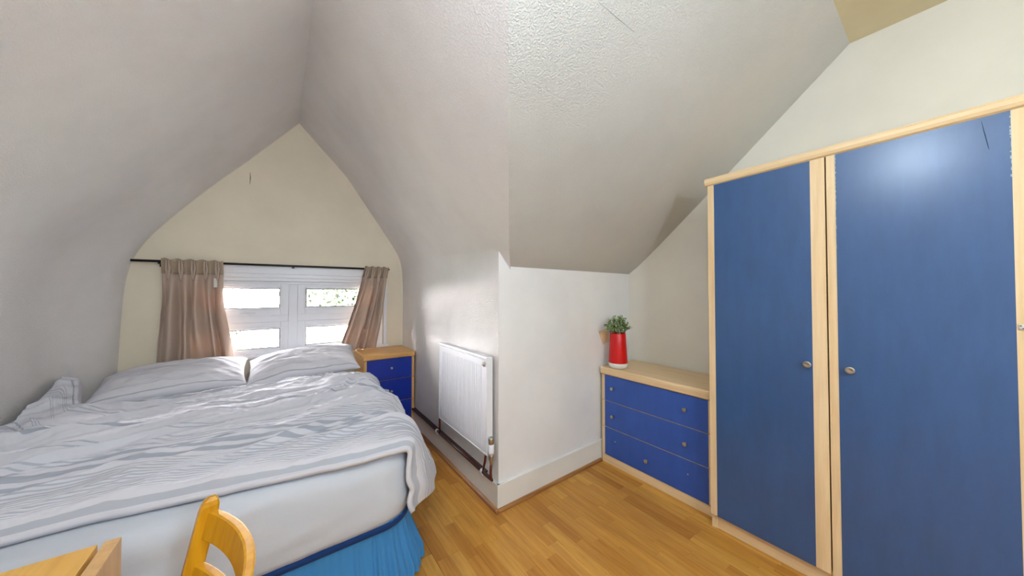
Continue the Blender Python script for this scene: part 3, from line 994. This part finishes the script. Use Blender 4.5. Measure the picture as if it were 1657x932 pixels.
def leaf(bm, p, d, s):
    a = d.normalized()
    b = a.cross(Vector((r.gauss(0, 1), r.gauss(0, 1), r.gauss(0, 1)))).normalized()
    n = a.cross(b)
    c0 = bm.verts.new(p)
    L_ = bm.verts.new(p + a * s * .55 + b * s * .42 + n * s * .1); R_ = bm.verts.new(p + a * s * .55 - b * s * .42 + n * s * .1)
    t_ = bm.verts.new(p + a * s * 1.05); md = bm.verts.new(p + a * s * .55 - n * s * .05)
    for q in ((c0, L_, md), (L_, t_, md), (t_, R_, md), (R_, c0, md)):
        bm.faces.new(q)
for k in range(46):
    a = r.uniform(0, 2 * PI)
    sp = r.random() ** 0.6
    end = top + Vector((math.cos(a) * 0.125 * sp, math.sin(a) * 0.095 * sp, 0.055 + 0.105 * (1 - sp ** 2) * r.uniform(.7, 1.05) + 0.02 * r.random()))
    st = top + Vector((math.cos(a) * 0.03, math.sin(a) * 0.03, 0.0))
    mid = (st + end) / 2 + Vector((0, 0, 0.018))
    add_tube(bs, [st, mid, end], [0.0016, 0.0013, 0.0008], 4)
    for q in range(15):
        t = 0.3 + 0.7 * q / 14
        p = st.lerp(mid, t * 2) if t < .5 else mid.lerp(end, t * 2 - 1)
        leaf(bl, p, Vector((r.gauss(0, 1), r.gauss(0, 1), r.gauss(.4, .8))), r.uniform(0.014, 0.022))
link('stems', bs, M['stem'], fo)
f = link('foliage', bl, M['leaf'], fo); f['kind'] = 'stuff'
# thin pale wedge standing for a yellowish patch on the wall behind the vase
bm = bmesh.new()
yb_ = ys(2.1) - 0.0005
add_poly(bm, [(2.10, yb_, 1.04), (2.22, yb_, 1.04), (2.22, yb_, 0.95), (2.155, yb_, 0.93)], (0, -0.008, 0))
tag(link('pale_wedge', bm, M['beech_z'], None), 'small pale wedge on the wall half hidden behind the red vase', 'block')

# ------------------------------------------------------------------ bedside cabinet
NX0, NX1, NYF, NYB = 0.612, 1.088, 3.19, 3.63
ns = thing('bedside_cabinet', 'honey beech bedside cabinet with three blue drawers in the window corner', 'cabinet', ((NX0 + NX1) / 2, 3.4, 0))
bm = bmesh.new()
add_box(bm, NX0, NX0 + 0.018, NYF + 0.018, NYB, 0.0, 0.722)
add_box(bm, NX1 - 0.018, NX1, NYF + 0.018, NYB, 0.0, 0.722)
add_box(bm, NX0 + .018, NX1 - .018, NYB - 0.012, NYB, 0.0, 0.722)
add_box(bm, NX0 + .018, NX1 - .018, NYF + .03, NYB - .012, 0.06, 0.075)
link('carcass', bm, M['beech_nz'], ns)
bm = bmesh.new(); add_box(bm, NX0 - 0.004, NX1 + 0.004, NYF - 0.012, NYB, 0.72, 0.768, 0.006, 2)
link('top', bm, M['beech_x'], ns)
box('plinth', M['beech_x'], ns, NX0, NX1, NYF + 0.004, NYF + 0.02, 0.0, 0.078, 0.001)
for r_, (z0, z1) in enumerate([(0.514, 0.716), (0.296, 0.510), (0.082, 0.292)]):
    d = box('drawer', M['beech_nz'], ns, NX0 + 0.001, NX1 - 0.001, NYF, NYF + 0.018, z0, z1, 0.0015)
    box('drawer_front', M['blue_night'], d, NX0 + 0.028, NX1 - 0.026, NYF - 0.0012, NYF + 0.002, z0 + 0.0006, z1 - 0.0006)
    if r_ < 2:
        knob(d, 0.862, NYF - 0.001, (0.626, 0.402)[r_], 'y', 0.9)

# ------------------------------------------------------------------ bed
BX0, BX1, BY0, BY1 = -0.98, 0.54, 1.50, 3.56
MZ0, MZ1 = 0.295, 0.60
bed = thing('bed', 'double bed with a white sheeted mattress and blue gathered valance', 'bed', ((BX0 + BX1) / 2, 2.5, 0))
def sup(cx, cy, hx, hy, rc, t):
    """rounded rectangle perimeter point and outward normal for t in 0..1, counter clockwise from the right side's middle"""
    segs = []
    per = []
    sx, sy = hx - rc, hy - rc
    L = [(sy, 'l'), (rc * PI / 2, 'c'), (2 * sx, 'l'), (rc * PI / 2, 'c'), (2 * sy, 'l'), (rc * PI / 2, 'c'), (2 * sx, 'l'), (rc * PI / 2, 'c'), (sy, 'l')]
    tot = sum(a for a, _ in L)
    d = t * tot
    st = [((hx, 0), (0, 1)), None, ((sx, hy), (-1, 0)), None, ((-hx, sy), (0, -1)), None, ((-sx, -hy), (1, 0)), None, ((hx, -sy), (0, 1))]
    nr = [(1, 0), None, (0, 1), None, (-1, 0), None, (0, -1), None, (1, 0)]
    cc = {1: (sx, sy, 0), 3: (-sx, sy, PI / 2), 5: (-sx, -sy, PI), 7: (sx, -sy, 1.5 * PI)}
    for i, (ln, kd) in enumerate(L):
        if d <= ln or i == len(L) - 1:
            if kd == 'l':
                (p, q) = st[i]
                return (cx + p[0] + q[0] * d, cy + p[1] + q[1] * d), nr[i], d
            a = cc[i][2] + d / rc
            return (cx + cc[i][0] + rc * math.cos(a), cy + cc[i][1] + rc * math.sin(a)), (math.cos(a), math.sin(a)), d
        d -= ln
bcx, bcy, bhx, bhy = (BX0 + BX1) / 2, (BY0 + BY1) / 2, (BX1 - BX0) / 2, (BY1 - BY0) / 2
bm = bmesh.new()
NP = 260
prof = [(-0.10, MZ0 - 0.004), (-0.03, MZ0), (-0.012, MZ0 + 0.008), (-0.002, MZ0 + 0.03)]
for k in range(1, 9): prof.append((0.004 * math.sin(PI * k / 9), MZ0 + 0.03 + (MZ1 - MZ0 - 0.10) * k / 9))
for k in range(0, 8):
    a = PI / 2 * k / 7
    prof.append((-0.07 + 0.07 * math.cos(a), MZ1 - 0.07 + 0.07 * math.sin(a)))
prof += [(-0.16, MZ1 + 0.002), (-0.3, MZ1 + 0.004), (-0.55, MZ1 + 0.004), (-0.76, MZ1 + 0.004)]
rings = []
for off, z in prof:
    ring = []
    for k in range(NP):
        (x, y), n, _ = sup(bcx, bcy, max(bhx + min(off, 0.02), 0.01), max(bhy + min(off, 0.02), 0.01), max(0.006, 0.17 + min(off, 0)), k / NP)
        w = 0
        if off > -0.08:
            w = 0.006 * nz(x * 2.2 + z * 3, z * 16 - x * 3.5, y * 2.0) + 0.004 * ridge(x * 3 + z * 5, z * 20 - x * 6, y * 3)
        ring.append(bm.verts.new((x + n[0] * w, y + n[1] * w, z)))
    rings.append(ring)
for a, b in zip(rings, rings[1:]):
    for k in range(NP):
        f = bm.faces.new((a[k], a[(k + 1) % NP], b[(k + 1) % NP], b[k])); f.smooth = True
bm.faces.new(rings[-1])
link('mattress', bm, M['sheet'], bed)
# divan base and gathered valance
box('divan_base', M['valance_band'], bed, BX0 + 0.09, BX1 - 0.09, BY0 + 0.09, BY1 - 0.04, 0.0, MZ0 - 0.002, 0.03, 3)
bm = bmesh.new()
NQ = 1500
zs = [MZ0 + 0.012, MZ0 - 0.004, MZ0 - 0.02, 0.25, 0.2, 0.14, 0.08, 0.012]
rings = []
for j, z in enumerate(zs):
    ring = []
    d = (MZ0 - z) / MZ0
    for k in range(NQ):
        t = k / NQ
        (x, y), n, _ = sup(bcx, bcy, bhx - 0.012, bhy - 0.012, 0.15, t)
        s = t * 7.0
        g = math.sin(s * 2 * PI * 19 + 3.0 * nz(s * 2.2, 0.3 * d)) * 0.5 + 0.5 * math.sin(s * 2 * PI * 31.7 + 2.5 * nz(s * 3.1, d * .4 + 4))
        w = (0.007 + 0.016 * sst(0.04, 0.9, d)) * g * (0.7 + 0.8 * nz(s * 1.7, 9)) + 0.062 * sst(0.0, 1.0, d) + 0.012 * nz(s * 4, d * 2)
        if j <= 1: w = 0.002 * g
        ring.append(bm.verts.new((x + n[0] * w, y + n[1] * w, z)))
    rings.append(ring)
for a, b in zip(rings, rings[1:]):
    for k in range(NQ):
        f = bm.faces.new((b[k], b[(k + 1) % NQ], a[(k + 1) % NQ], a[k])); f.smooth = True
va = link('valance', bm, M['valance'], bed)
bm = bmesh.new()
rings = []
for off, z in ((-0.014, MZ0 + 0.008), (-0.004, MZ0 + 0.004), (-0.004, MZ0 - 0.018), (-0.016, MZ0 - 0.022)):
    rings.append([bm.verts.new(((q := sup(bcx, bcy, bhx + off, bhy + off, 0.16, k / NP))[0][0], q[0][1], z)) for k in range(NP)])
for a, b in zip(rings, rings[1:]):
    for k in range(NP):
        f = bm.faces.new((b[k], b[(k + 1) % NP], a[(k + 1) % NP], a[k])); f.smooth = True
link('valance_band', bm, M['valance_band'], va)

# ------------------------------------------------------------------ duvet
DL, DH = -1.105, 2.98       # left edge against the wall, head edge
def s_end(b):
    return 0.66 + 0.19 * sst(0.85, 0.02, b) + 0.015 * nz(b * 6, 3.3)
def hem_y(x):
    return 1.497 + 0.142 * sst(0.40, -0.75, x) + 0.012 * nz(x * 4.0, 1.7) + 0.006 * nz(x * 13, 2.2)
def dz(x, y, edge):
    """height of the duvet top above the mattress"""
    h = 0.03 + 0.030 * edge
    puff = 0.022 * nz(x * 1.9, y * 2.4, 1.0) + 0.014 * nz(x * 4.1 + 7, y * 4.6, 2.0)
    q = 0.25 * nz(x * 1.3, y * 1.3, 8)
    # long folds running across the bed, slightly diagonal
    yy = y - 0.22 * x + q * 0.5
    f1 = ridge(x * 1.1, yy * 6.0, 3.0, 2.0) * 0.034
    f2 = ridge(x * 2.0 + 4, yy * 13.0, 6.0, 1.8) * 0.013
    # diagonal creases towards the bedside cabinet
    wd_ = sst(-0.15, 0.35, x) * sst(1.9, 2.4, y)
    a = (x - 0.9 * (y - 2.4)); bq = (x * 0.9 + (y - 2.4))
    f3 = ridge(bq * 1.6, a * 10.0, 9.0, 1.8) * 0.028 * wd_
    # crumple by the left wall
    wl = sst(-0.55, -0.95, x) * sst(1.9, 2.4, y)
    f4 = (ridge(x * 5, y * 4.5, 12.0, 1.4) * 0.032 + 0.03 * nz(x * 5, y * 5, 14)) * wl
    fine = 0.0035 * nz(x * 18, y * 24, 5.0) + 0.0022 * nz(x * 40, y * 46, 5.5)
    calm = 0.30 + 0.70 * sst(1.62, 2.0, y + 0.1 * x)
    return h + edge * ((puff + f2) * (0.45 + .55 * calm) + (f1 + f3 + f4) * calm + fine)
def duvet_pt(u, v):
    b = v
    se = s_end(b)
    s = DL + (se - DL) * u
    x_flat = min(s, 0.48)
    y0 = hem_y(min(s, 0.6))
    yh = DH + 0.03 * nz(x_flat * 3, 5.0) - 0.12 * sst(-0.3, -1.0, x_flat) * 0 + 0.03 * sst(0.1, 0.5, x_flat)
    # left back corner is pushed up the wall further back
    yh += 0.34 * sst(-0.93, -1.07, x_flat)
    y = y0 + (yh - y0) * v
    dl = (y - y0)
    edge = sst(0.0, 0.05, dl) * sst(0.0, 0.05, yh - y)
    edge = max(0.0, min(1.0, edge))
    R0 = 0.11
    xb = 0.455
    h = dz(min(s, xb + 0.3), y, edge)
    if s <= xb:
        x, z = s, MZ1 + h
    else:
        d = s - xb
        th = min(d / R0, 1.35)
        x = xb + R0 * math.sin(th)
        z = MZ1 - R0 * (1 - math.cos(th))
        rest_ = d - R0 * 1.35
        if rest_ > 0:
            x += math.cos(1.35) * rest_; z -= math.sin(1.35) * rest_
        n = Vector((math.sin(th), 0, math.cos(th)))
        x += n.x * h; z += n.z * h
        # hanging side: soft vertical waves and the bunched corner at the foot
        hang = sst(0.05, 0.35, d)
        x += hang * (0.012 * math.sin(y * 15 + 2.0 * nz(y * 2, z * 3)) + 0.014 * nz(y * 7, z * 6, 2))
        cor = sst(0.34, 0.0, dl) * hang
        x += cor * (0.020 * math.sin((0.62 - z) * 9) + 0.004 * math.sin(z * 50 + y * 30))
        # the foot end of the hanging side curls in round the mattress corner
        curl = sst(0.17, 0.0, dl)
        h2 = sst(0.0, 0.17, d)
        x -= curl * (0.095 * h2 + 0.035 * hang + 0.004 * hang * math.sin(z * 45))
        y += hang * 0.012 * nz(y * 9, z * 14, 7) - 0.012 * curl * hang
        z += 0.05 * curl * hang
    # bump against the left wall
    wl = sst(-0.80, -1.08, x)
    if wl > 0:
        z += wl * (0.012 + 0.055 * sst(2.7, 3.05, y) + 0.085 * sst(3.0, 3.30, y))
        z -= wl * 0.05 * sst(2.5, 1.8, y) * 0.2
    return Vector((x, y, z))
LV = 1.62
bm = bmesh.new()
def duv(u, v):
    p = duvet_pt(u, v)
    s = DL + (s_end(v) - DL) * u
    w = 0.03 * nz(s * 1.8, v * 3.0, 21) + 0.012 * nz(s * 5, v * 6, 23)
    sk = -0.10 * (s + .3) * sst(0.15, 0.8, v) * 0.6
    return (s, v * LV + (w + sk) * sst(0.02, 0.35, v))
add_grid(bm, 340, 300, duvet_pt, duv)
o = link('duvet', bm, M['duvet'], None)
tag(o, 'crumpled white duvet with grey stripes spread over the double bed', 'duvet')
sm = o.modifiers.new('thickness', 'SOLIDIFY'); sm.thickness = 0.022; sm.offset = -1

# ------------------------------------------------------------------ pillows
def pillow(label, c, lx, ly, th, rot, seed, dent):
    bm = bmesh.new()
    R = rot.to_4x4()
    c = Vector(c)
    def surf(sgn):
        def fn(u, v):
            a, b = u * 2 - 1, v * 2 - 1
            # pinched corners
            px = a * lx / 2 * (1 - 0.05 * (1 - abs(a)) * 0 - 0.045 * (b * b) * 0 ) * (1 - 0.05 * (1 - b * b) * abs(a))
            py = b * ly / 2 * (1 - 0.06 * (1 - a * a) * abs(b))
            e = (max(0, 1 - abs(a) ** 2.6) ** 0.5) * (max(0, 1 - abs(b) ** 2.4) ** 0.5)
            h = th / 2 * e
            wr = e * (0.014 * nz(px * 6, py * 7, seed) + 0.018 * ridge(px * 4 + seed, py * 11 + px * 3, seed) * (1 - .5 * e) + 0.003 * nz(px * 22, py * 30, seed))
            edge = 0.006 * nz(a * 6, b * 6, seed + 3)
            z = sgn * (h + max(-h * .5, wr)) + edge
            if sgn > 0:
                z -= dent * math.exp(-((a - .1) ** 2) * 3 - (b ** 2) * 3)
            # droop to the bed at the ends
            z -= 0.02 * abs(a) ** 3
            return c + (R @ Vector((px, py, z)))
        return fn
    uvf = lambda u, v: (u * lx, v * ly + 0.015 * nz(u * 4, v * 4, seed))
    add_grid(bm, 90, 60, surf(1), uvf)
    add_grid(bm, 90, 60, surf(-1), uvf)
    bmesh.ops.remove_doubles(bm, verts=bm.verts[:], dist=0.0008)
    bmesh.ops.recalc_face_normals(bm, faces=bm.faces[:])
    o = link('pillow', bm, M['pillow'], None)
    return tag(o, label, 'pillow', 'pillows at the head of the bed')
Rl = Matrix.Rotation(math.radians(3), 3, 'Z') @ Matrix.Rotation(math.radians(-3), 3, 'Y') @ Matrix.Rotation(math.radians(13), 3, 'X')
pillow('left striped pillow lying flat below the wide curtain', (-0.615, 3.28, 0.735), 0.78, 0.50, 0.17, Rl, 2.0, 0.0)
Rr_ = Matrix.Rotation(math.radians(-2), 3, 'Z') @ Matrix.Rotation(math.radians(-5), 3, 'Y') @ Matrix.Rotation(math.radians(16), 3, 'X')
pillow('right striped pillow, plumper, lying next to the bedside cabinet', (0.165, 3.29, 0.75), 0.80, 0.50, 0.18, Rr_, 6.0, 0.0)

# ------------------------------------------------------------------ desk
dk = thing('desk', 'pale wooden desk with a gapped side panel at the foot of the bed', 'desk', (-0.75, 0.95, 0))
DX1, DY1, DZ = -0.37, 1.262, 0.72
box('desktop', M['desk'], dk, -1.10, DX1, 0.50, DY1, DZ - 0.022, DZ, 0.0015)
bm = bmesh.new(); add_box(bm, DX1 + 0.008, DX1 + 0.036, 1.128, DY1 + 0.012, 0.0, DZ - 0.004, 0.001)
link('leg_board', bm, M['desk_side'], dk)
bm = bmesh.new(); add_box(bm, -1.10, -1.074, 0.50, DY1, 0.0, DZ - 0.024, 0.001)
link('side_panel', bm, M['desk_side'], dk)
bm = bmesh.new(); add_box(bm, DX1 + 0.008, DX1 + 0.036, 0.49, 0.62, 0.0, DZ - 0.004, 0.001)
link('leg_board', bm, M['desk_side'], dk)
box('back_panel', M['desk_side'], dk, -1.074, DX1 + 0.008, DY1 - 0.05, DY1 - 0.032, 0.35, DZ - 0.022)
box('fixing_rail', M['hole'], dk, DX1 - 0.01, DX1 + 0.009, 0.52, DY1 - 0.10, DZ - 0.04, DZ - 0.024)

# ------------------------------------------------------------------ chair
chr_ = thing('chair', 'yellow varnished wooden chair with curved back rails beside the bed foot', 'chair', (-0.3, 0.98, 0))
PH = math.radians(12)
P1 = Vector((-0.15, 1.18, 0)); side = Vector((math.sin(PH), -math.cos(PH), 0)); back = Vector((math.cos(PH), math.sin(PH), 0))
BW = 0.42
def recl(z): return back * ((z - 0.80) * 0.20 if z > 0.42 else (0.42 - 0.80) * 0.20 + (0.42 - z) * 0.12)
def post(p):
    bm = bmesh.new()
    dpt, wdt = 0.040, 0.028
    rings = []
    zz = [0, 0.1, 0.2, 0.3, 0.42, 0.5, 0.6, 0.7, 0.765, 0.78, 0.792, 0.800]
    tp = [1, 1, 1, 1, 1, 1, 1, 1, 1.0, 0.92, 0.72, 0.35]
    for z, k in zip(zz, tp):
        c = p + recl(z) + Vector((0, 0, z))
        dd = dpt * (0.85 if z < .4 else 1)
        rings.append([bm.verts.new(c + back * (a * dd * .5 * k) + side * (b * wdt * .5 * min(1, k * 1.15))) for a, b in ((-1, -.8), (-.8, -1), (.8, -1), (1, -.8), (1, .8), (.8, 1), (-.8, 1), (-1, .8))])
    for a, b in zip(rings, rings[1:]):
        for k in range(8):
            bm.faces.new((a[k], a[(k + 1) % 8], b[(k + 1) % 8], b[k]))
    bm.faces.new(rings[0]); bm.faces.new(rings[-1])
    bmesh.ops.recalc_face_normals(bm, faces=bm.faces[:])
    return link('back_post', bm, M['chair'], chr_)
post(P1); P2 = P1 + side * BW; post(P2)
def rail(zt, h, bulge):
    bm = bmesh.new()
    n = 28
    sec = []
    for k in range(n + 1):
        t = k / n
        cur = math.sin(PI * t) ** 0.8 * bulge
        th = 0.020
        ring = []
        for zz, o_ in ((zt, -1), (zt + .002, -.6), (zt + .002, .6), (zt, 1), (zt - h, 1), (zt - h - .002, .6), (zt - h - .002, -.6), (zt - h, -1)):
            c = P1 + side * (BW * t) + recl(zz) + back * (cur + o_ * th * .5) + Vector((0, 0, zz))
            ring.append(bm.verts.new(c))
        sec.append(ring)
    for a, b in zip(sec, sec[1:]):
        for k in range(8):
            f = bm.faces.new((a[k], a[(k + 1) % 8], b[(k + 1) % 8], b[k]))
    bm.faces.new(sec[0]); bm.faces.new(sec[-1])
    bmesh.ops.recalc_face_normals(bm, faces=bm.faces[:])
    return link('back_rail', bm, M['chair'], chr_)
rail(0.765, 0.062, 0.052)
rail(0.640, 0.062, 0.052)
bm = bmesh.new()
front = -back
q = [P1 + recl(.43) + side * 0.018, P2 + recl(.43) - side * 0.018, P2 + recl(.43) + front * 0.08 - side * 0.075, P2 + recl(.43) + front * 0.38 - side * 0.085, P1 + recl(.43) + front * 0.38 + side * 0.085, P1 + recl(.43) + front * 0.08 + side * 0.075]
add_poly(bm, [v + Vector((0, 0, 0.415)) for v in q], (0, 0, 0.022))
bmesh.ops.bevel(bm, geom=bm.edges[:], offset=0.005, segments=2, affect='EDGES')
link('seat', bm, M['chair'], chr_)
for pz in (q[3] - front * 0.04 - side * 0.02, q[4] - front * 0.04 + side * 0.02):
    bm = bmesh.new(); add_box(bm, pz.x - .017, pz.x + .017, pz.y - .017, pz.y + .017, 0, 0.416, 0.003)
    link('front_leg', bm, M['chair'], chr_)
for a, b in ((q[0] + side * 0.06, q[4] - front * 0.04 + side * 0.02), (q[1] - side * 0.06, q[3] - front * 0.04 - side * 0.02)):
    bm = bmesh.new(); add_tube(bm, [a + Vector((0, 0, 0.2)), b + Vector((0, 0, 0.2))], 0.011, 8); link('stretcher', bm, M['chair'], chr_)
